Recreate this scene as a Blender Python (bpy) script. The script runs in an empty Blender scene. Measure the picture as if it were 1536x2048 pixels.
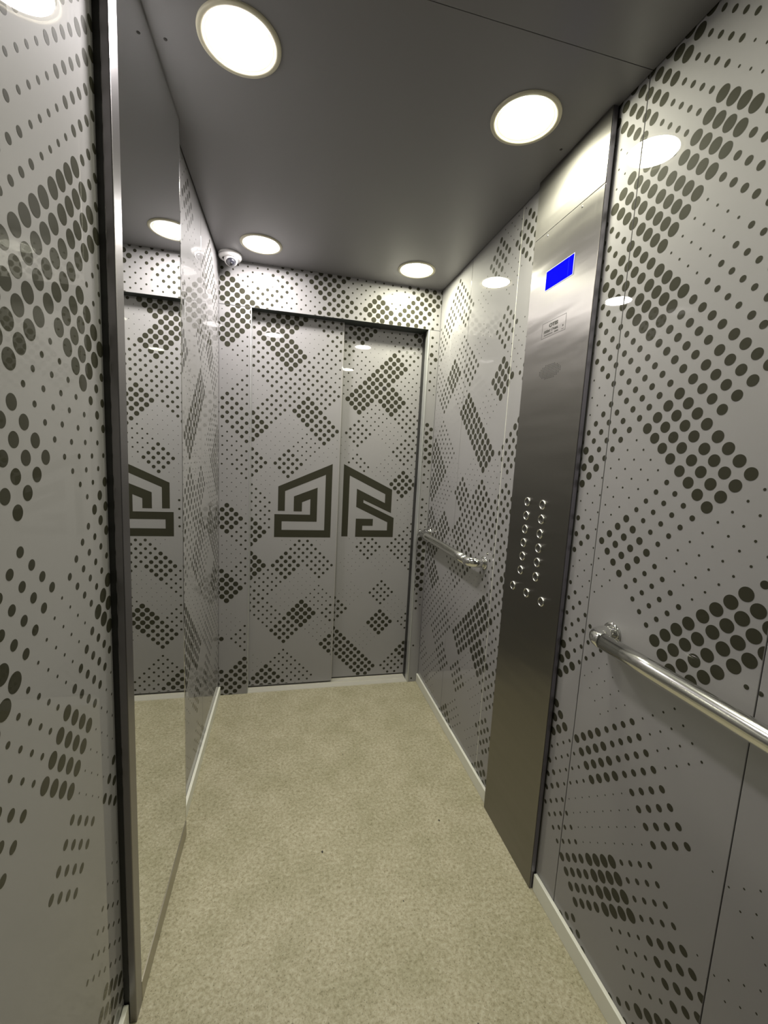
import bpy, bmesh, math, random
from mathutils import Vector, Matrix
random.seed(7)
S = bpy.context.scene
COL = S.collection

# ------------------------------------------------------------------ camera
W, H = 1.1174, 2.2            # cabin width and height (metres); door wall is y = 0, camera looks along +y
cd = bpy.data.cameras.new('camera')
cam = bpy.data.objects.new('camera', cd)
COL.objects.link(cam)
YAW, PITCH, ROLL = 0.2301, -0.1277, 0.0517
fw = Vector((math.sin(YAW) * math.cos(PITCH), math.cos(YAW) * math.cos(PITCH), math.sin(PITCH)))
r0 = Vector((math.cos(YAW), -math.sin(YAW), 0)); u0 = r0.cross(fw)
rt = r0 * math.cos(ROLL) + u0 * math.sin(ROLL); up = -r0 * math.sin(ROLL) + u0 * math.cos(ROLL)
mw = Matrix((rt, up, -fw)).transposed().to_4x4()
mw.translation = Vector((0.3343, -2.2432, 1.309))
cam.matrix_world = mw
cd.sensor_fit = 'VERTICAL'; cd.sensor_height = 24.0; cd.lens = 24.0 * 841.06 / 2048.0
cd.clip_start = 0.01
S.camera = cam

# ------------------------------------------------------------------ world, exposure
wd = bpy.data.worlds.new('world'); S.world = wd; wd.use_nodes = True
wd.node_tree.nodes['Background'].inputs[0].default_value = (0.01, 0.01, 0.01, 1)
wd.node_tree.nodes['Background'].inputs[1].default_value = 1.0
S.view_settings.view_transform = 'Standard'; S.view_settings.look = 'None'
S.view_settings.gamma = 1.0; S.view_settings.use_curve_mapping = False
S.view_settings.exposure = 0.0
LAMP = 210.0                  # radiance of the downlight diffusers

# ------------------------------------------------------------------ materials
def mat(name, col, rough=0.5, metal=0.0, coat=0.0, coat_rough=0.03, spec=0.5, emit=None, estr=0.0, aniso=0.0):
    m = bpy.data.materials.new(name); m.use_nodes = True
    b = m.node_tree.nodes['Principled BSDF']
    b.inputs['Base Color'].default_value = (*col, 1)
    b.inputs['Roughness'].default_value = rough
    b.inputs['Metallic'].default_value = metal
    b.inputs['Coat Weight'].default_value = coat
    b.inputs['Coat Roughness'].default_value = coat_rough
    b.inputs['Specular IOR Level'].default_value = spec
    b.inputs['Anisotropic'].default_value = aniso
    if emit:
        b.inputs['Emission Color'].default_value = (*emit, 1)
        b.inputs['Emission Strength'].default_value = estr
    return m

def nd(m, t, **kw):
    n = m.node_tree.nodes.new(t)
    for k, v in kw.items(): setattr(n, k, v)
    return n

def lk(m, a, b): m.node_tree.links.new(a, b)

def add_wobble(m, scale, strength, dist=0.002, stretch=(1, 1, 1), coat=True, detail=2.0):
    b = m.node_tree.nodes['Principled BSDF']
    tc = nd(m, 'ShaderNodeTexCoord'); mp = nd(m, 'ShaderNodeMapping'); mp.inputs['Scale'].default_value = stretch
    nz = nd(m, 'ShaderNodeTexNoise'); nz.inputs['Scale'].default_value = scale; nz.inputs['Detail'].default_value = detail
    bp = nd(m, 'ShaderNodeBump'); bp.inputs['Strength'].default_value = strength; bp.inputs['Distance'].default_value = dist
    lk(m, tc.outputs['Object'], mp.inputs['Vector']); lk(m, mp.outputs['Vector'], nz.inputs['Vector'])
    lk(m, nz.outputs['Fac'], bp.inputs['Height']); lk(m, bp.outputs['Normal'], b.inputs['Normal'])
    if coat: lk(m, bp.outputs['Normal'], b.inputs['Coat Normal'])
    return nz

M = {}
M['panel'] = mat('laminate_grey', (0.262, 0.256, 0.257), 0.6, 0.0, 1.0, 0.012, spec=0.05)
M['print'] = mat('print_dark_olive', (0.034, 0.033, 0.022), 0.6, 0.0, 1.0, 0.012, spec=0.05)
for k_ in ('panel', 'print'): M[k_].node_tree.nodes['Principled BSDF'].inputs['Coat IOR'].default_value = 1.21
M['panel_edge'] = mat('panel_edge', (0.30, 0.29, 0.28), 0.4, 0.0, 0.3)
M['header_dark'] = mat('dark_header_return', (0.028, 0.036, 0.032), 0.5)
M['brown_strip'] = mat('brown_grey_strip', (0.36, 0.335, 0.27), 0.30, 0.85)
M['flange_dark'] = mat('dark_steel_return', (0.27, 0.26, 0.30), 0.42, 1.0)
M['void'] = mat('dark_void', (0.012, 0.012, 0.012), 0.9, spec=0.1)
M['rubber'] = mat('black_rubber', (0.012, 0.012, 0.011), 0.45)
M['ceiling'] = mat('ceiling_grey', (0.168, 0.163, 0.168), 0.36, 0.0, 0.0, 0.35, spec=0.6)
M['mirror'] = mat('mirror_silver', (0.86, 0.87, 0.86), 0.0, 1.0)
M['chrome'] = mat('chrome', (0.78, 0.78, 0.76), 0.09, 1.0)
M['button_ring'] = mat('satin_chrome', (0.70, 0.70, 0.67), 0.2, 1.0)
M['rail'] = mat('worn_chrome', (0.72, 0.72, 0.69), 0.16, 1.0)
M['alu'] = mat('pale_skirting', (0.70, 0.70, 0.62), 0.45, 0.0)
M['sill'] = mat('sill_metal', (0.60, 0.58, 0.51), 0.38, 0.35)
M['jamb'] = mat('jamb_steel', (0.50, 0.51, 0.50), 0.36, 0.6)
M['white'] = mat('white_plastic', (0.75, 0.74, 0.73), 0.35, 0.0, 0.4, 0.1)
M['ring'] = mat('cream_ring', (0.50, 0.47, 0.35), 0.45)
M['dome'] = mat('smoked_dome', (0.03, 0.03, 0.04), 0.03, 0.0, 1.0, 0.01, spec=0.9)
M['lens'] = mat('lens_glass', (0.005, 0.005, 0.008), 0.02, 0.0, 1.0, 0.01, spec=1.0)
M['engrave'] = mat('engraved_dark', (0.018, 0.016, 0.013), 0.6)
M['screen'] = mat('blue_screen', (0.0, 0.0, 0.02), 0.03, spec=0.2, emit=(0.0, 0.0, 1.0), estr=1.0)
M['screen_bright'] = mat('blue_screen_trace', (0.0, 0.0, 0.1), 0.05, emit=(0.03, 0.05, 1.0), estr=1.1)
M['screen_edge'] = mat('screen_edge', (0.40, 0.42, 0.55), 0.35, 0.2, emit=(0.2, 0.25, 0.8), estr=0.3)
M['rim'] = mat('diffuser_rim_glow', (0.8, 0.78, 0.6), 0.5, emit=(1.0, 0.94, 0.66), estr=0.48)
M['bulb_left'] = mat('diffuser_neutral', (0.9, 0.9, 0.9), 0.5, emit=(1.0, 0.95, 0.935), estr=LAMP)
M['bulb_right'] = mat('diffuser_warm', (0.9, 0.9, 0.9), 0.5, emit=(1.0, 0.985, 0.78), estr=LAMP)
M['darkened'] = mat('darkened_laminate', (0.05, 0.05, 0.05), 0.5, 0.0, 0.3, 0.05, spec=0.2)  # unseen rear wall: dark tone invented to cut light bounced onto near walls
add_wobble(M['panel'], 3.5, 0.05, 0.004)
add_wobble(M['print'], 3.5, 0.05, 0.004)
add_wobble(M['rail'], 60, 0.12, 0.001, (1, 1, 1))

# brushed steel: vertical grain, slow waviness of the sheet
def brushed(name, col, rough):
    m = mat(name, col, rough, 1.0, aniso=0.82)
    b = m.node_tree.nodes['Principled BSDF']
    tg = nd(m, 'ShaderNodeTangent', direction_type='RADIAL', axis='Z'); lk(m, tg.outputs['Tangent'], b.inputs['Tangent'])
    tc = nd(m, 'ShaderNodeTexCoord')
    mp = nd(m, 'ShaderNodeMapping'); mp.inputs['Scale'].default_value = (1, 420, 1.4)
    n1 = nd(m, 'ShaderNodeTexNoise'); n1.inputs['Scale'].default_value = 3.0; n1.inputs['Detail'].default_value = 3
    n2 = nd(m, 'ShaderNodeTexNoise'); n2.inputs['Scale'].default_value = 4.0; n2.inputs['Detail'].default_value = 2.5
    mp2 = nd(m, 'ShaderNodeMapping'); mp2.inputs['Scale'].default_value = (1, 0.35, 2.2)
    lk(m, tc.outputs['Object'], mp.inputs['Vector']); lk(m, mp.outputs['Vector'], n1.inputs['Vector'])
    lk(m, tc.outputs['Object'], mp2.inputs['Vector']); lk(m, mp2.outputs['Vector'], n2.inputs['Vector'])
    b2 = nd(m, 'ShaderNodeBump'); b2.inputs['Strength'].default_value = 0.5; b2.inputs['Distance'].default_value = 0.008
    lk(m, n2.outputs['Fac'], b2.inputs['Height']); lk(m, b2.outputs['Normal'], b.inputs['Normal'])
    mr = nd(m, 'ShaderNodeMapRange'); mr.inputs['To Min'].default_value = rough - 0.04; mr.inputs['To Max'].default_value = rough + 0.08
    lk(m, n1.outputs['Fac'], mr.inputs['Value']); lk(m, mr.outputs['Result'], b.inputs['Roughness'])
    return m
M['steel'] = brushed('brushed_steel', (0.235, 0.226, 0.212), 0.38)
M['steel_side'] = mat('polished_steel_side', (0.25, 0.24, 0.245), 0.32, 1.0)

# floor: mottled beige-grey vinyl with fine specks
def floor_mat():
    m = mat('mottled_vinyl', (0.3, 0.28, 0.2), 0.55, 0.0, 0.0, spec=0.35)
    b = m.node_tree.nodes['Principled BSDF']
    tc = nd(m, 'ShaderNodeTexCoord')
    def noise(sc, det, ro=0.55, dist=0.0):
        n = nd(m, 'ShaderNodeTexNoise'); n.inputs['Scale'].default_value = sc; n.inputs['Detail'].default_value = det
        n.inputs['Roughness'].default_value = ro; n.inputs['Distortion'].default_value = dist
        lk(m, tc.outputs['Object'], n.inputs['Vector']); return n
    def ramp(src, stops):
        r = nd(m, 'ShaderNodeValToRGB')
        e = r.color_ramp.elements
        while len(e) < len(stops): e.new(0.5)
        for k, (p, c) in enumerate(stops): e[k].position = p; e[k].color = (*c, 1)
        lk(m, src, r.inputs['Fac']); return r
    a = ramp(noise(98, 6, 0.74, 0.3).outputs['Fac'], [(0.32, (0.215, 0.195, 0.118)), (0.47, (0.335, 0.310, 0.213)), (0.60, (0.410, 0.382, 0.282)), (0.74, (0.49, 0.46, 0.36))])
    c = ramp(noise(7.0, 5, 0.65).outputs['Fac'], [(0.35, (0.86, 0.86, 0.80)), (0.65, (1.06, 1.05, 1.05))])
    mx = nd(m, 'ShaderNodeMix', data_type='RGBA', blend_type='MULTIPLY'); mx.inputs[0].default_value = 1.0
    lk(m, a.outputs['Color'], mx.inputs[6]); lk(m, c.outputs['Color'], mx.inputs[7])
    s = ramp(noise(210, 3, 0.6).outputs['Fac'], [(0.33, (0.38, 0.36, 0.30)), (0.41, (1, 1, 1))])
    mx2 = nd(m, 'ShaderNodeMix', data_type='RGBA', blend_type='MULTIPLY'); mx2.inputs[0].default_value = 0.8
    lk(m, mx.outputs[2], mx2.inputs[6]); lk(m, s.outputs['Color'], mx2.inputs[7])
    lk(m, mx2.outputs[2], b.inputs['Base Color'])
    bp = nd(m, 'ShaderNodeBump'); bp.inputs['Strength'].default_value = 0.25; bp.inputs['Distance'].default_value = 0.001
    lk(m, noise(120, 3).outputs['Fac'], bp.inputs['Height']); lk(m, bp.outputs['Normal'], b.inputs['Normal'])
    return m
M['floor'] = floor_mat()

# ------------------------------------------------------------------ helpers
def obj(name, bm, m, parent=None, smooth=False, loc=None, mats=None):
    me = bpy.data.meshes.new(name)
    bm.normal_update(); bm.to_mesh(me); bm.free()
    if smooth:
        for p in me.polygons: p.use_smooth = True
    for x in (mats or [m]): me.materials.append(x)
    o = bpy.data.objects.new(name, me); COL.objects.link(o)
    if loc is not None: o.location = loc
    if parent is not None: o.parent = parent
    return o

def empty(name, loc=(0, 0, 0), label=None, cat=None, group=None, kind=None):
    o = bpy.data.objects.new(name, None); COL.objects.link(o); o.location = loc
    o.empty_display_size = 0.05
    tag(o, label, cat, group, kind); return o

def tag(o, label=None, cat=None, group=None, kind=None):
    if label: o['label'] = label
    if cat: o['category'] = cat
    if group: o['group'] = group
    if kind: o['kind'] = kind
    return o

def box(bm, x0, x1, y0, y1, z0, z1, bevel=0.0):
    t = bmesh.new(); bmesh.ops.create_cube(t, size=1.0)
    bmesh.ops.transform(t, matrix=Matrix.Translation(((x0 + x1) / 2, (y0 + y1) / 2, (z0 + z1) / 2)) @ Matrix.Diagonal((abs(x1 - x0), abs(y1 - y0), abs(z1 - z0), 1)), verts=t.verts)
    if bevel: bmesh.ops.bevel(t, geom=t.edges[:], offset=bevel, segments=2, affect='EDGES', profile=0.6)
    me = bpy.data.meshes.new('tmp'); t.to_mesh(me); t.free(); bm.from_mesh(me); bpy.data.meshes.remove(me)
    return bm

def bx(name, x0, x1, y0, y1, z0, z1, m, parent=None, bevel=0.0):
    return obj(name, box(bmesh.new(), x0, x1, y0, y1, z0, z1, bevel), m, parent)

def lathe(bm, profile, seg=48, mtx=Matrix.Identity(4), close=True):
    """profile: list of (radius, height) about +Z, transformed by mtx."""
    rings = []
    for r, h in profile:
        if r < 1e-7:
            rings.append([bm.verts.new(mtx @ Vector((0, 0, h)))])
        else:
            rings.append([bm.verts.new(mtx @ Vector((r * math.cos(2 * math.pi * k / seg), r * math.sin(2 * math.pi * k / seg), h))) for k in range(seg)])
    for a, b in zip(rings, rings[1:]):
        for k in range(seg):
            k2 = (k + 1) % seg
            if len(a) == 1 and len(b) == 1: continue
            if len(a) == 1: bm.faces.new((a[0], b[k], b[k2]))
            elif len(b) == 1: bm.faces.new((a[k], a[k2], b[0]))
            else: bm.faces.new((a[k], a[k2], b[k2], b[k]))
    bmesh.ops.recalc_face_normals(bm, faces=bm.faces[:])
    return bm

def tube(bm, pts, r, seg=32):
    """round tube through pts (all in a horizontal plane)."""
    pts = [Vector(p) for p in pts]; rings = []
    for i, p in enumerate(pts):
        d = (pts[min(i + 1, len(pts) - 1)] - pts[max(i - 1, 0)]).normalized()
        s = d.cross(Vector((0, 0, 1))).normalized(); u = s.cross(d)
        rings.append([bm.verts.new(p + (s * math.cos(2 * math.pi * k / seg) + u * math.sin(2 * math.pi * k / seg)) * r) for k in range(seg)])
    for a, b in zip(rings, rings[1:]):
        for k in range(seg): bm.faces.new((a[k], a[(k + 1) % seg], b[(k + 1) % seg], b[k]))
    bm.faces.new(rings[0]); bm.faces.new(list(reversed(rings[-1])))
    bmesh.ops.recalc_face_normals(bm, faces=bm.faces[:])
    return bm

# ---- printed halftone: blocks of 4 x 4 dots on a diamond lattice, one size per block
def clip_poly(poly, rect):
    for ax, val, keep in ((0, rect[0], 1), (0, rect[1], -1), (1, rect[2], 1), (1, rect[3], -1)):
        out = []
        for i in range(len(poly)):
            a, b = poly[i - 1], poly[i]
            ia, ib = (a[ax] - val) * keep >= 0, (b[ax] - val) * keep >= 0
            if ia != ib:
                t = (val - a[ax]) / (b[ax] - a[ax]); out.append((a[0] + t * (b[0] - a[0]), a[1] + t * (b[1] - a[1])))
            if ib: out.append(b)
        poly = out
        if len(poly) < 3: return []
    return poly

def inside(p, poly):
    c = False
    for i in range(len(poly)):
        a, b = poly[i - 1], poly[i]
        if (a[1] > p[1]) != (b[1] > p[1]) and p[0] < (b[0] - a[0]) * (p[1] - a[1]) / (b[1] - a[1]) + a[0]: c = not c
    return c

def parse(txt):
    """lines 'n: m=level m=level ...' -> {(m, n): level}"""
    d = {}
    for ln in txt.strip().splitlines():
        n, rest = ln.split(':')
        for tok in rest.split():
            m_, l = tok.split('='); d[(int(m_), int(n))] = float(l)
    return d

def dot_list(levels, O, U, V):
    """centre(m, n) = O + m U + n V ; dots at quarter-ish steps inside the block."""
    p = (abs(U[0]) + abs(V[1])) / 2
    out = []
    for (m_, n_), l in levels.items():
        if l <= 0: continue
        r = l * 0.00147 * p / 0.0921
        if l <= 1: r = 0.0019 * p / 0.0921
        elif l <= 2: r = 0.0026 * p / 0.0921
        for i in range(4):
            for j in range(4):
                a, b = (i - 1.5) * 0.243, (j - 1.5) * 0.243
                mm, nn = m_ + a + b, n_ + a - b
                out.append((O[0] + mm * U[0] + nn * V[0], O[1] + mm * U[1] + nn * V[1], r))
    return out

def print_dots(parent, dots, rect, to3d, seg=20, skip=None):
    """one flat printed layer clipped to rect=(a0, a1, b0, b1) on the panel plane"""
    bm = bmesh.new(); n = 0
    for a, b, r in dots:
        if a + r < rect[0] or a - r > rect[1] or b + r < rect[2] or b - r > rect[3]: continue
        if skip and inside((a, b), skip): continue
        sg = seg if r > 0.004 else 10
        poly = [(a + r * math.cos(2 * math.pi * k / sg), b + r * math.sin(2 * math.pi * k / sg)) for k in range(sg)]
        if a - r < rect[0] or a + r > rect[1] or b - r < rect[2] or b + r > rect[3]: poly = clip_poly(poly, rect)
        if len(poly) < 3: continue
        bm.faces.new([bm.verts.new(to3d(*q)) for q in poly]); n += 1
    if not n: bm.free(); return None
    o = obj('printed_dots', bm, M['print'], parent); o['kind'] = 'stuff'
    return o

on_right = lambda e: (lambda a, b: (W - e, a, b))
on_left = lambda e: (lambda a, b: (e, a, b))
on_front = lambda y: (lambda a, b: (a, y, b))

NR = parse('''
24: -14=8 -16=9
23: -13=3 -15=8 -17=4 -19=2
22: -14=2 -16=4 -18=2
21: -13=2 -15=9 -17=9 -19=3
20: -14=5 -16=9 -18=5 -20=3
19: -13=3 -15=8 -17=2 -19=5
18: -14=5 -16=9 -18=4 -20=3
17: -13=4 -15=5 -17=6 -19=5
16: -14=2 -16=5 -18=7 -20=4
15: -13=6 -15=5 -17=8
14: -14=7 -16=2 -18=8 -20=2
13: -13=4 -15=2 -17=4 -19=2
12: -14=5 -16=6 -18=2 -20=5
11: -13=5 -15=2 -17=4 -19=9
10: -14=4 -18=9 -20=3
9: -13=5 -15=4 -19=0
8: -14=8 -16=1 -18=2
7: -13=5 -17=5
6: -14=8 -16=7 -18=5 -20=1
5: -15=3 -17=1 -19=0
4: -14=5 -16=1 -18=4 -20=1
3: -15=4 -17=9 -19=6
2: -16=7 -18=3 -20=3
1: -15=0 -17=0 -19=8
0: -16=6 -18=5 -20=4
''')
FR = parse('''
24: -8=2
23: -9=7 -7=7 -3=6
22: -10=5 -8=2 -6=2 -4=6 -2=6 0=4
21: -3=1 -1=5
20: -10=2 -8=6 -6=2 -4=4 -2=1 0=3
19: -9=2 -5=6 -3=9 -1=4
18: -10=5 -8=9 -4=3 -2=6
17: -7=2 -5=9 -1=1
16: -10=8 -6=9 -2=4 0=2
15: -9=6 -7=9 -3=4 -1=8
14: -10=2 -8=2 -6=2 -4=1 -2=8 0=5
13: -9=6 -7=7 -5=7 -3=3 -1=8
12: -10=4 -8=6 -6=6 -2=3 0=2
11: -9=5 -7=4 -5=7 -3=8 -1=8
10: -10=8 -8=4 -6=7 -4=4 -2=8 0=5
9: -9=5 -7=1 -5=5 -1=7
8: -10=4 -8=9 -6=2 -4=3 -2=8 0=4
7: -9=4 -7=9 -5=3 -3=4 -1=4
6: -10=6 -8=9 -6=8 -4=5 -2=4 0=4
5: -9=5 -7=2 -3=5 -1=3
4: -8=2 -6=6 -4=6 0=3
3: -9=6 -3=3 -1=4
2: -8=2 -6=3 -2=3
1: -9=8 -5=8 -3=2
''')
NL = parse('''
23: -15=4 -17=3 -19=5 -13=5
22: -14=5 -16=7 -18=3
21: -15=8 -17=2 -13=3
20: -14=7 -16=8 -18=8
19: -13=5 -15=5 -17=7
18: -14=5 -16=3 -18=5
17: -13=5 -15=9 -17=4
16: -14=3 -16=9 -18=9
15: -13=6 -15=9 -17=9
14: -14=5 -16=3 -18=4
13: -13=5 -15=3 -17=7
12: -14=6
11: -13=6 -15=4 -17=5
10: -14=9 -16=2 -18=9
9: -13=2 -15=5 -17=3
8: -14=2 -16=8 -18=5
7: -13=6 -15=1
6: -14=6 -16=5
5: -13=1
4: -14=2
3: -15=3 -13=3
2: -14=3
1: -15=8 -13=4
0: -14=8 -16=3
''')
HC = parse('''
24: 0=5 2=3 4=5 6=8 8=3 10=6 12=8
23: -1=5 1=3 3=5 5=8 7=3 9=3 11=8
22: 0=9 2=5 4=3 6=7 8=9 10=8 12=4
21: -1=2 1=9 3=3 5=7 7=5 9=8 11=5
20: 0=9
19: -1=2 1=3
18: 0=1
17: -1=1 1=4
16: 0=6
15: -1=3 1=6
14: 0=3
13: -1=3 1=4
12: 0=2
11: -1=1 1=1
10: 0=8
9: -1=2 1=4
8: 0=2
7: -1=8 1=4
6: 0=9
4: 0=1
3: -1=8 1=4
1: -1=8 1=8
0: 0=8
''')
LD = parse('''
23: 3=3 5=4 7=6
22: 2=5 4=9 6=5
21: 3=9 5=1 7=5
20: 2=5 4=9 6=4
19: 3=5 5=5 7=3
18: 2=1 4=5 6=5
17: 3=5 5=8
16: 2=8 4=1 6=7
15: 3=1 5=3 7=1
14: 2=6 4=6 6=1
13: 3=1 5=1 7=1
12: 2=4
11: 3=4
10: 2=8 4=1 6=1
9: 5=5
8: 2=9 4=7 6=5
7: 3=4 5=1
6: 2=5 4=1 6=3
5: 3=4 5=9 7=5
4: 4=7 6=2
3: 7=8
2: 2=1 4=4
1: 3=8 5=4
0: 2=8 4=7
''')
RD = parse('''
23: 7=5 9=8 11=3
22: 8=8 10=3 12=9
21: 7=5 9=1 11=5
20: 8=3 10=9 12=3
19: 7=3 9=9 11=3
18: 8=9 10=9 12=3
17: 9=3 11=5
16: 8=5 10=2 12=5
15: 7=1 11=5
14: 8=4 10=2 12=3
13: 9=1 11=8
12: 10=3 12=1
11: 11=1
10: 8=1 12=4
9: 9=5 11=5
8: 8=1 10=1 12=4
6: 8=1 10=5
5: 7=6 11=1
4: 10=8 12=4
3: 7=8 9=1
2: 8=8 12=8
1: 9=8 11=5
''')
D_NR = dot_list(NR, (0.1135, 0.0222), (0.0947, -0.0005), (-0.0008, 0.0916))
D_FR = dot_list(FR, (0.0516, -0.0443), (0.0990, 0.0), (0.0, 0.0929))
D_NL = dot_list(NL, (0.0164, 0.0588), (0.0965, 0.0006), (0.0003, 0.0951))
D_HC = dot_list(HC, (0.0386, 0.0490), (0.0921, -0.0015), (0.0, 0.0918))
D_COL = dot_list({k: v for k, v in HC.items() if k[0] < 2}, (0.0395, 0.042), (0.0921, 0.0), (0.0, 0.0921))
D_LD = dot_list(LD, (-0.0355, -0.0360), (0.0919, -0.0002), (0.0005, 0.0921))
D_RD = dot_list(RD, (-0.0229, -0.0281), (0.0906, 0.0005), (0.0006, 0.0912))
# pieces of the walls the photograph never faces: same print, spread differently
def mirrored(dots, c): return [(c - a, b, r) for a, b, r in dots]

# ------------------------------------------------------------------ floor and ceiling
YB = -2.46                                                       # rear wall
fl = bx('floor', -0.03, W + 0.03, YB - 0.03, 0.0, -0.03, 0.0, M['floor']); tag(fl, 'mottled beige vinyl cabin floor', 'floor', kind='structure')
# crumbs and scuffs lying on the vinyl
bm = bmesh.new()
for (x, y, s) in ((0.475, -1.0, 0.0035), (0.905, -0.95, 0.003), (0.42, -1.7, 0.004), (0.515, -1.555, 0.0035), (0.60, -0.55, 0.002), (0.80, -1.50, 0.002), (0.70, -1.2, 0.0018)):
    bmesh.ops.create_icosphere(bm, subdivisions=1, radius=s, matrix=Matrix.Translation((x, y, s * 0.25)) @ Matrix.Diagonal((1, 1.5, 0.3, 1)))
o = obj('floor_crumbs', bm, M['engrave']); tag(o, 'scattered dark crumbs lying on the vinyl floor', 'debris', kind='stuff')

ce = empty('ceiling', (0, 0, 0)); tag(ce, 'grey laminate cabin ceiling in two sheets', 'ceiling', kind='structure')
SEAM_Y = -1.333
def ceiling_panel(y0, y1):
    return bx('ceiling_panel', 0.003, W - 0.003, y0, y1, H, H + 0.006, M['ceiling'], ce, 0.0008)
cp1 = ceiling_panel(SEAM_Y + 0.0007, -0.003); cp2 = ceiling_panel(YB + 0.003, SEAM_Y - 0.0007)
bx('ceiling_backing', -0.03, W + 0.03, YB - 0.03, 0.02, H + 0.012, H + 0.04, M['void'], ce)
for (x, y) in ((0.052, -1.098), (1.070, -1.065)):
    bm = bmesh.new(); lathe(bm, [(0, -0.0016), (0.0035, -0.001), (0.004, 0.0)], 14, Matrix.Translation((x, y, H)))
    obj('screw', bm, M['engrave'], cp1)

# ------------------------------------------------------------------ side walls
T = 0.005
def side_wall(name, right, spans, dots, label):
    w = empty(name); tag(w, label, 'wall', kind='structure')
    if right: bx('wall_backing', W + T + 0.001, W + 0.04, YB - 0.03, 0.0, -0.03, H + 0.01, M['void'], w)
    else: bx('wall_backing', -0.04, -T - 0.001, YB - 0.03, 0.0, -0.03, H + 0.01, M['void'], w)
    for k, (y0, y1) in enumerate(spans):
        g = 0.0012
        if right: p = bx('wall_panel', W, W + T, y0 + g, y1 - g, 0.0, H + 0.008, M['panel'], w, 0.0008)
        else: p = bx('wall_panel', -T, 0.0, y0 + g, y1 - g, 0.0, H + 0.008, M['panel'], w, 0.0008)
        dl = dots[k]
        print_dots(p, dl, (y0 + g + 0.0006, y1 - g - 0.0006, 0.002, H + 0.006), on_right(0.00025) if right else on_left(0.00025), 28)
    return w
side_wall('wall_right', True, [(YB, -2.154), (-2.154, -1.738), (-1.738, -1.322), (-1.322, -1.08), (-1.08, -0.796), (-0.796, -0.380), (-0.380, 0.0)],
          [mirrored(D_NR, -3.6), mirrored(D_NR, -3.6) + [d for d in D_NR if d[0] > -2.154 and d[0] < -1.738][:0] + [], D_NR, D_NR, D_FR, D_FR, D_FR],
          'right side wall of dotted laminate panels')
side_wall('wall_left', False, [(YB, -1.760), (-1.760, -1.333), (-0.857, -0.428), (-0.428, 0.0)],
          [D_NL + mirrored(D_NL, -3.84), D_NL, [(a, b, r) for a, b, r in D_FR], D_FR], 'left side wall of dotted laminate panels')
bx('seam_strip', W - 0.0004, W + 0.002, -0.7968, -0.7952, 0.052, H, M['alu'], bpy.data.objects['wall_right'])
wb = empty('wall_back'); tag(wb, 'unseen rear wall of graphite laminate panels', 'wall', kind='structure')
bx('wall_backing', -0.03, W + 0.03, YB - 0.05, YB - T - 0.001, -0.03, H + 0.01, M['void'], wb)
for x0, x1 in ((0.0, W / 2), (W / 2, W)):
    p = bx('wall_panel', x0 + 0.0009, x1 - 0.0009, YB - T, YB, 0.0, H + 0.008, M['darkened'], wb, 0.0008)

# ------------------------------------------------------------------ door wall
XL, XR, HZ = 0.1495, 1.0520, 1.9975          # opening
wf = empty('wall_front'); tag(wf, 'door wall with dotted header and jamb columns', 'wall', kind='structure')
bx('wall_backing', -0.03, W + 0.03, 0.20, 0.24, -0.10, H + 0.01, M['void'], wf)
hp = bx('header_panel', 0.0005, W - 0.0005, 0.0, 0.004, HZ + 0.0012, H + 0.008, M['panel'], wf, 0.0007)
print_dots(hp, D_HC, (0.001, W - 0.001, HZ + 0.002, H + 0.006), on_front(-0.00025), 22)
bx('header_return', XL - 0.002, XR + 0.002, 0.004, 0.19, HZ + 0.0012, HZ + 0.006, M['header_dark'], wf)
jc = bx('jamb_panel', 0.0005, XL - 0.0005, 0.0, 0.004, 0.0, HZ - 0.0005, M['panel'], wf, 0.0007)
print_dots(jc, D_COL, (0.001, XL - 0.003, 0.001, HZ - 0.001), on_front(-0.00025), 22)
bx('jamb_return', XL - 0.006, XL - 0.001, 0.004, 0.046, 0.0, HZ, M['jamb'], wf)
jr = bx('jamb_panel', XR + 0.009, W - 0.0005, 0.0, 0.004, 0.0, HZ - 0.0005, M['panel'], wf, 0.0007)
STRIP = []
for z, l in ((1.959, 5), (1.915, 5), (1.870, 8), (1.825, 5), (1.778, 5), (1.732, 5), (1.686, 4), (1.50, 8), (1.455, 8), (1.410, 8), (1.366, 8), (1.321, 8), (1.274, 5),
             (1.228, 5), (1.183, 5), (1.138, 1), (1.089, 5), (1.044, 5), (1.0, 5), (0.955, 5), (0.91, 8), (0.863, 9), (0.817, 9), (0.772, 9), (0.726, 9), (0.680, 9), (0.635, 9), (0.590, 9),
             (0.541, 5), (0.497, 5), (0.453, 5), (0.226, 4), (0.021, 4)):
    STRIP.append((1.0775, z, l * 0.0014))
    if z > 0.47: STRIP += [(1.0775 + s, z - 0.0225, l * 0.0014 * (0.95 if l > 6 else 0.6)) for s in (-0.0225, 0.0245)]
print_dots(jr, STRIP, (XR + 0.0105, W - 0.004, 0.001, HZ - 0.001), on_front(-0.00025), 22)
bm = bmesh.new(); box(bm, XR, XR + 0.008, -0.003, 0.16, 0.0, HZ, 0.001)
obj('jamb_profile', bm, M['jamb'], wf)
bx('jamb_groove', XR - 0.0010, XR + 0.0005, 0.040, 0.088, 0.0, HZ, M['rubber'], wf)
bx('jamb_edge', XL - 0.0018, XL + 0.0006, -0.0012, 0.030, 0.0, HZ, M['jamb'], wf)

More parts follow.
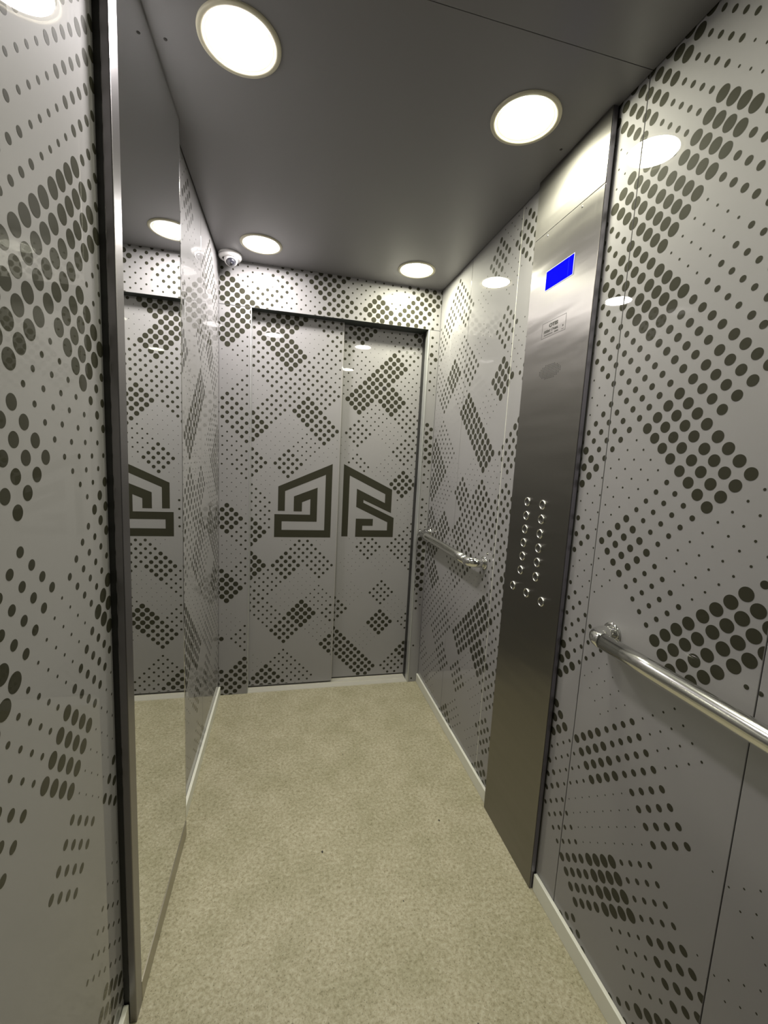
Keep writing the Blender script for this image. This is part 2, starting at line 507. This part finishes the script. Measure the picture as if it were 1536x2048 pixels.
# doors: the left leaf runs in front of the right leaf
YD1, YD2 = 0.055, 0.090
EM_L = [(0.290, 1.0), (0.290, 1.131), (0.574, 1.262), (0.574, 0.857), (0.2725, 0.857), (0.2725, 0.982), (0.460, 0.982), (0.460, 1.068), (0.416, 1.049), (0.416, 0.999), (0.3725, 0.999), (0.3725, 1.080), (0.497, 1.131), (0.497, 0.944), (0.311, 0.944), (0.311, 0.897), (0.539, 0.897), (0.539, 1.202), (0.326, 1.107), (0.326, 1.0)]
EM_R = [(0.883, 1.053), (0.718, 1.130), (0.718, 1.027), (0.903, 0.942), (0.903, 0.894), (0.758, 0.894), (0.758, 0.920), (0.818, 0.920), (0.818, 0.960), (0.719, 0.960), (0.719, 0.855), (0.940, 0.855), (0.940, 0.968), (0.758, 1.052), (0.758, 1.068), (0.922, 0.996), (0.922, 1.131), (0.640, 1.264), (0.640, 0.857), (0.675, 0.857), (0.675, 1.202), (0.883, 1.104)]
def emblem(parent, pts, y):
    bm = bmesh.new()
    f = bm.faces.new([bm.verts.new((a, y, b)) for a, b in pts])
    f.normal_update(); bmesh.ops.triangulate(bm, faces=[f])
    return obj('printed_emblem', bm, M['print'], parent)
def door(name, x0, x1, y, dots, rect, skip, em, label):
    d = empty(name); tag(d, label, 'door', kind='structure')
    p = bx('door_leaf', x0, x1, y, y + 0.026, 0.010, HZ + 0.06, M['panel'], d, 0.0012)
    print_dots(p, dots, rect, on_front(y - 0.0003), 22, skip)
    emblem(p, em, y - 0.0004)
    return d
d1 = door('door_1', 0.10, 0.6085, YD1, D_LD, (0.152, 0.600, 0.014, HZ + 0.05), [(0.262, 0.845), (0.262, 1.145), (0.605, 1.300), (0.605, 0.845)], EM_L, 'left sliding door leaf with square spiral emblem')
d2 = door('door_2', 0.57, 1.10, YD2, D_RD, (0.612, 1.050, 0.014, HZ + 0.05), [(0.600, 0.845), (0.600, 1.300), (0.936, 1.142), (0.952, 1.0), (0.952, 0.845)], EM_R, 'right sliding door leaf set back with angular emblem')
# rubber nosing down the leading edge of the left leaf
bx('edge_strip', 0.6055, 0.6095, YD1 - 0.0008, YD1 + 0.02, 0.012, HZ + 0.05, M['panel_edge'], d1)

ts = empty('trim_1'); tag(ts, 'metal door sill with running grooves', 'sill', kind='structure')
bx('sill_plate', XL - 0.004, XR + 0.006, 0.0, 0.19, -0.012, 0.0, M['sill'], ts)
for y in (0.001, 0.050, 0.088, 0.120):
    bx('sill_rib', XL, XR, y, y + 0.004, -0.0005, 0.003, M['sill'], ts, 0.0005)

# skirting
def skirting(name, x0, x1, y0, y1, label):
    b = bx(name, x0, x1, y0, y1, 0.0, 0.052, M['alu'], None, 0.0012); tag(b, label, 'skirting', kind='structure'); return b
b = empty('baseboard_right'); tag(b, 'aluminium skirting along the right wall', 'skirting', kind='structure')
bx('skirting_bar', W - 0.011, W - 0.0005, -0.9195, -0.001, 0.0, 0.050, M['alu'], b, 0.0014)
bx('skirting_bar', W - 0.011, W - 0.0005, YB + 0.002, -1.2385, 0.0, 0.055, M['alu'], b, 0.0014)
b = empty('baseboard_left'); tag(b, 'aluminium skirting along the left wall', 'skirting', kind='structure')
bx('skirting_bar', 0.0005, 0.011, -0.855, -0.001, 0.0, 0.050, M['alu'], b, 0.0014)
bx('skirting_bar', 0.0005, 0.011, YB + 0.002, -1.3475, 0.0, 0.055, M['alu'], b, 0.0014)
b = bx('baseboard_back', 0.012, W - 0.012, YB, YB + 0.011, 0.0, 0.055, M['alu'], None, 0.0014); tag(b, 'aluminium skirting along the rear wall', 'skirting', kind='structure')

# ------------------------------------------------------------------ mirror on the left wall
MX = 0.025
mi = empty('wall_mirror', (0, -1.1, 0), 'tall frameless mirror strip standing floor to ceiling on the left wall', 'mirror')
def mb(name, x0, x1, y0, y1, z0, z1, m, bevel=0.0):
    o = bx(name, x0, x1, y0 + 1.1, y1 + 1.1, z0, z1, m, mi, bevel); return o
mb('mirror_pane', 0.019, MX, -1.3085, -0.8605, 0.0555, H - 0.001, M['mirror'])
mb('mirror_backing', 0.0005, 0.0108, -1.340, -0.8605, 0.002, H - 0.001, M['void'])
tag(mb('frame_strip', 0.0110, MX + 0.0012, -1.3465, -1.3087, 0.0, H - 0.001, M['steel_side'], 0.0018), 'dark steel frame strip on the near edge')
mb('side_cover', 0.0005, 0.0109, -1.3450, -1.3405, 0.0, H - 0.001, M['rubber'])
mb('edge_strip', 0.0005, MX + 0.0008, -0.8603, -0.8578, 0.0, H - 0.001, M['chrome'], 0.0006)
mb('bottom_strip', 0.004, MX + 0.0015, -1.3085, -0.8580, 0.0, 0.055, M['brown_strip'], 0.0006)

# ------------------------------------------------------------------ car operating panel
CX = W - 0.020; CY0, CY1 = -1.2335, -0.9210
cop = empty('control_panel', (CX, -1.077, 0), 'full-height brushed steel lift control panel with blue display and round buttons', 'control panel')
def cb(name, x0, x1, y0, y1, z0, z1, m, bevel=0.0, parent=None):
    return bx(name, x0 - CX, x1 - CX, y0 + 1.077, y1 + 1.077, z0, z1, m, parent or cop, bevel)
cb('panel_casing', CX + 0.0022, W - 0.0005, CY0 + 0.0015, CY1 - 0.0015, 0.0, H - 0.001, M['rubber'])
low = cb('face_plate', CX, CX + 0.002, CY0, CY1, 0.001, 2.0215, M['steel'], 0.0006)
cb('upper_plate', CX, CX + 0.002, CY0, CY1, 2.0235, H - 0.001, M['steel'], 0.0006)
cb('side_flange', CX + 0.0022, W - 0.006, CY0 - 0.0010, CY0 + 0.0012, 0.001, H - 0.002, M['flange_dark'])
for y in (-0.993, -1.150):
    bm = bmesh.new(); lathe(bm, [(0, 0.0016), (0.002, 0.0014), (0.0036, 0.0002), (0.0036, 0)], 16, Matrix.Translation((0, y + 1.077, 2.010)) @ Matrix.Rotation(-math.pi / 2, 4, 'Y'))
    obj('screw', bm, M['chrome'], cop, True)
# display
cb('display_frame', CX - 0.0008, CX + 0.0005, -1.1395, -1.0070, 1.8422, 1.8998, M['screen_edge'])
scr = cb('display_screen', CX - 0.0012, CX + 0.0002, -1.1375, -1.0090, 1.8440, 1.8980, M['screen'])
tag(scr, 'glowing plain blue display')
bm = bmesh.new()
box(bm, -0.00135, -0.0011, -1.1165 + 1.077, -1.1155 + 1.077, 1.846, 1.896)
obj('display_trace', bm, M['screen_bright'], scr)
# engraved rating plate
PY0, PY1, PZ0, PZ1 = -1.1285, -1.0125, 1.699, 1.744
bm = bmesh.new()
for (a, b_, c, d_) in ((PY0, PY1, PZ1 - 0.0009, PZ1), (PY0, PY1, PZ0, PZ0 + 0.0009), (PY0, PY0 + 0.0009, PZ0, PZ1), (PY1 - 0.0009, PY1, PZ0, PZ1)):
    box(bm, -0.0003, 0.0002, a + 1.077, b_ + 1.077, c, d_)
pl = obj('rating_plate_outline', bm, M['engrave'], cop)
def engraved_text(name, s, y, z, size, parent, bold=0.0, width=None):
    cu = bpy.data.curves.new(name, 'FONT'); cu.body = s; cu.size = size; cu.offset = bold; cu.extrude = 0.0001
    cu.align_x = 'LEFT'; cu.align_y = 'BOTTOM_BASELINE'
    t = bpy.data.objects.new(name + '_tmp', cu); COL.objects.link(t)
    bpy.context.view_layer.update()
    me = bpy.data.meshes.new_from_object(t.evaluated_get(bpy.context.evaluated_depsgraph_get()))
    bpy.data.objects.remove(t); bpy.data.curves.remove(cu)
    k = 1.0
    if width:
        xs = [v.co.x for v in me.vertices]; k = width / (max(xs) - min(xs))
    for v in me.vertices:
        x, yy, zz = v.co; v.co = (-0.0003 - zz, -x * k, yy)
    me.materials.clear(); me.materials.append(M['engrave'])
    o = bpy.data.objects.new(name, me); COL.objects.link(o); o.parent = parent; o.location = (0, y + 1.077, z)
    return o
engraved_text('engraved_text', 'OTIS', -1.0480, 1.7262, 0.0135, cop, 0.0009, 0.044)
engraved_text('engraved_text', '1000кг 13чел.', -1.0215, 1.7130, 0.0110, cop, 0.0004, 0.071)
bm = bmesh.new()
for i in range(12): box(bm, -0.0003, 0.0002, -1.0255 - i * 0.0036 + 1.077 - 0.0022, -1.0255 - i * 0.0036 + 1.077, 1.7052, 1.7082)
for i in range(5): box(bm, -0.0003, 0.0002, -1.0770 - i * 0.0038 + 1.077 - 0.0028, -1.0770 - i * 0.0038 + 1.077, 1.7048, 1.7086)
box(bm, -0.0003, 0.0002, -0.0415, -0.0375, 1.7110, 1.7165); box(bm, -0.0003, 0.0002, -0.0450, -0.0340, 1.7040, 1.7052)
obj('fine_print', bm, M['engrave'], cop)
# speaker grille: bored holes in an oval field
bm = bmesh.new()
for i in range(-7, 8):
    for j in range(-5, 6):
        y, z = i * 0.0073, j * 0.0048 + i * 0.0
        if (y / 0.054) ** 2 + (z / 0.0225) ** 2 <= 1.0 and abs(y) < 0.053:
            lathe(bm, [(0, -0.0), (0.0020, 0.0)], 8, Matrix.Translation((-0.00025, y + 0.0045, z + 1.5935)) @ Matrix.Rotation(-math.pi / 2, 4, 'Y'))
g = obj('speaker_grille', bm, M['engrave'], cop); g['kind'] = 'stuff'
# buttons
BT = [(-1.024, 1.192), (-1.108, 1.192), (-1.025, 1.147), (-1.109, 1.147), (-1.025, 1.102), (-1.109, 1.102), (-1.024, 1.057), (-1.109, 1.057),
      (-1.025, 1.012), (-1.109, 1.012), (-1.021, 0.964), (-1.109, 0.966), (-0.984, 0.900), (-1.068, 0.901), (-1.150, 0.900)]
R90 = Matrix.Rotation(-math.pi / 2, 4, 'Y')
bm = bmesh.new(); lathe(bm, [(0.0150, 0), (0.0148, 0.0028), (0.0138, 0.0046), (0.0124, 0.0050), (0.0112, 0.0042), (0.0106, 0.0020), (0.0106, 0.0)], 40, R90)
ring_me = bpy.data.meshes.new('button_ring'); bm.to_mesh(ring_me); bm.free()
bm = bmesh.new(); lathe(bm, [(0, 0.0012), (0.004, 0.0013), (0.0078, 0.0020), (0.0096, 0.0034), (0.0104, 0.0032), (0.0105, 0.0)], 32, R90)
cap_me = bpy.data.meshes.new('button_cap'); bm.to_mesh(cap_me); bm.free()
for me in (ring_me, cap_me):
    for p in me.polygons: p.use_smooth = True
ring_me.materials.append(M['button_ring'])
M['cap'] = mat('button_cap_steel', (0.20, 0.195, 0.18), 0.35, 1.0); cap_me.materials.append(M['cap'])
for y, z in BT:
    b = bpy.data.objects.new('button', ring_me); COL.objects.link(b); b.parent = cop; b.location = (-0.0002, y + 1.077, z)
    c = bpy.data.objects.new('button_cap', cap_me); COL.objects.link(c); c.parent = b

# ------------------------------------------------------------------ handrails on the right wall
def handrail(y0, y1, z, label):
    r = 0.0185; off = 0.060; br = 0.034; ym = (y0 + y1) / 2
    h = empty('handrail', (W, ym, z), label, 'handrail', None)
    def elbow(ye, s):
        pts = [(-0.004, ye - ym, 0), (-(off - br), ye - ym, 0)]
        for k in range(1, 9):
            a = math.pi / 2 * k / 8
            pts.append((-(off - br) - br * math.sin(a), ye - ym + s * br * (1 - math.cos(a)), 0))
        pts.append((-off, ye - ym + s * (br + 0.006), 0))
        o = obj('elbow', tube(bmesh.new(), pts, r + 0.0008), M['chrome'], h, True)
        for p in o.data.polygons:
            if len(p.vertices) > 4: p.use_smooth = False
        bm = bmesh.new(); lathe(bm, [(0, 0.0), (0.0265, 0.0), (0.0270, 0.002), (0.0262, 0.005), (0.0215, 0.0068), (r, 0.007)], 40, Matrix.Translation((-0.0006, ye - ym, 0)) @ Matrix.Rotation(-math.pi / 2, 4, 'Y'))
        obj('flange', bm, M['chrome'], h, True)
        return ye - ym + s * (br + 0.006)
    a = elbow(y0, 1); b = elbow(y1, -1)
    o = obj('grip_bar', tube(bmesh.new(), [(-off, a + (b - a) * k / 6, 0) for k in range(7)], r + 0.0006), M['rail'], h, True)
    for p in o.data.polygons:
        if len(p.vertices) > 4: p.use_smooth = False
    return h
handrail(-0.722, -0.050, 0.911, 'short chrome grab rail on the right wall between door and control panel')
handrail(-2.330, -1.414, 0.913, 'long chrome grab rail in the right foreground, cut by the picture edge')

# ------------------------------------------------------------------ downlights
def downlight(x, y, m, label, group=None):
    d = empty('downlight', (x, y, H), label, 'ceiling light', group)
    bm = bmesh.new(); lathe(bm, [(0.0890, 0.0), (0.0885, -0.0030), (0.0860, -0.0045), (0.0780, -0.0040), (0.0735, -0.0022), (0.0725, 0.0)], 64)
    obj('trim_ring', bm, M['ring'], d, True)
    bm = bmesh.new(); lathe(bm, [(0, -0.0024), (0.040, -0.0023), (0.060, -0.0019), (0.0652, -0.0008)], 64)
    obj('diffuser', bm, m, d, True)
    bm = bmesh.new(); lathe(bm, [(0.0652, -0.0008), (0.0690, -0.0014), (0.0735, -0.0016)], 64)
    obj('diffuser_rim', bm, M['rim'], d, True)
    return d
downlight(0.213, -1.140, M['bulb_left'], 'large glowing round downlight nearest the camera above the mirror')
downlight(0.918, -1.130, M['bulb_right'], 'glowing round downlight in the ceiling above the control panel')
downlight(0.204, -0.205, M['bulb_left'], 'glowing round downlight beside the dome camera near the doors')
downlight(0.912, -0.196, M['bulb_right'], 'glowing round downlight over the right door, smallest in view')
downlight(0.918, -2.080, M['bulb_right'], 'round downlight behind the camera near the right wall')

# ------------------------------------------------------------------ dome camera
dc = empty('dome_camera', (0.058, -0.062, H), 'small white dome security camera in the ceiling corner over the doors', 'camera')
bm = bmesh.new(); lathe(bm, [(0.0500, 0.0), (0.0510, -0.0030), (0.0510, -0.0065), (0.0488, -0.0075), (0.0488, -0.0090), (0.0508, -0.0100), (0.0508, -0.0150), (0.0480, -0.0195), (0.0430, -0.0225), (0.0370, -0.0240), (0.0345, -0.0238), (0.0335, -0.0190)], 56)
obj('housing', bm, M['white'], dc, True)
tilt = Matrix.Translation((0.004, -0.006, -0.024)) @ Matrix.Rotation(math.radians(-30), 4, 'X') @ Matrix.Rotation(math.radians(-6), 4, 'Y')
bm = bmesh.new(); lathe(bm, [(0.0300, 0.006), (0.0300, -0.004), (0.0290, -0.011), (0.0262, -0.0165), (0.0225, -0.0190), (0.0212, -0.0180)], 48, tilt)
eye = obj('eyeball', bm, M['white'], dc, True)
bm = bmesh.new(); lathe(bm, [(0.0218, -0.0160), (0.0205, -0.0225), (0.0160, -0.0285), (0.0090, -0.0322), (0, -0.0335)], 40, tilt)
obj('lens_cover', bm, M['dome'], dc, True)
bm = bmesh.new(); lathe(bm, [(0, -0.0342), (0.005, -0.0340), (0.0078, -0.0330), (0.0082, -0.0322)], 24, tilt)
obj('lens', bm, M['lens'], dc, True)
for a in (2.4, 5.2):
    bm = bmesh.new(); lathe(bm, [(0, -0.0015), (0.0018, -0.001), (0.002, 0.0)], 12, Matrix.Translation((0.041 * math.cos(a), 0.041 * math.sin(a), -0.0225)))
    obj('screw', bm, M['engrave'], dc)
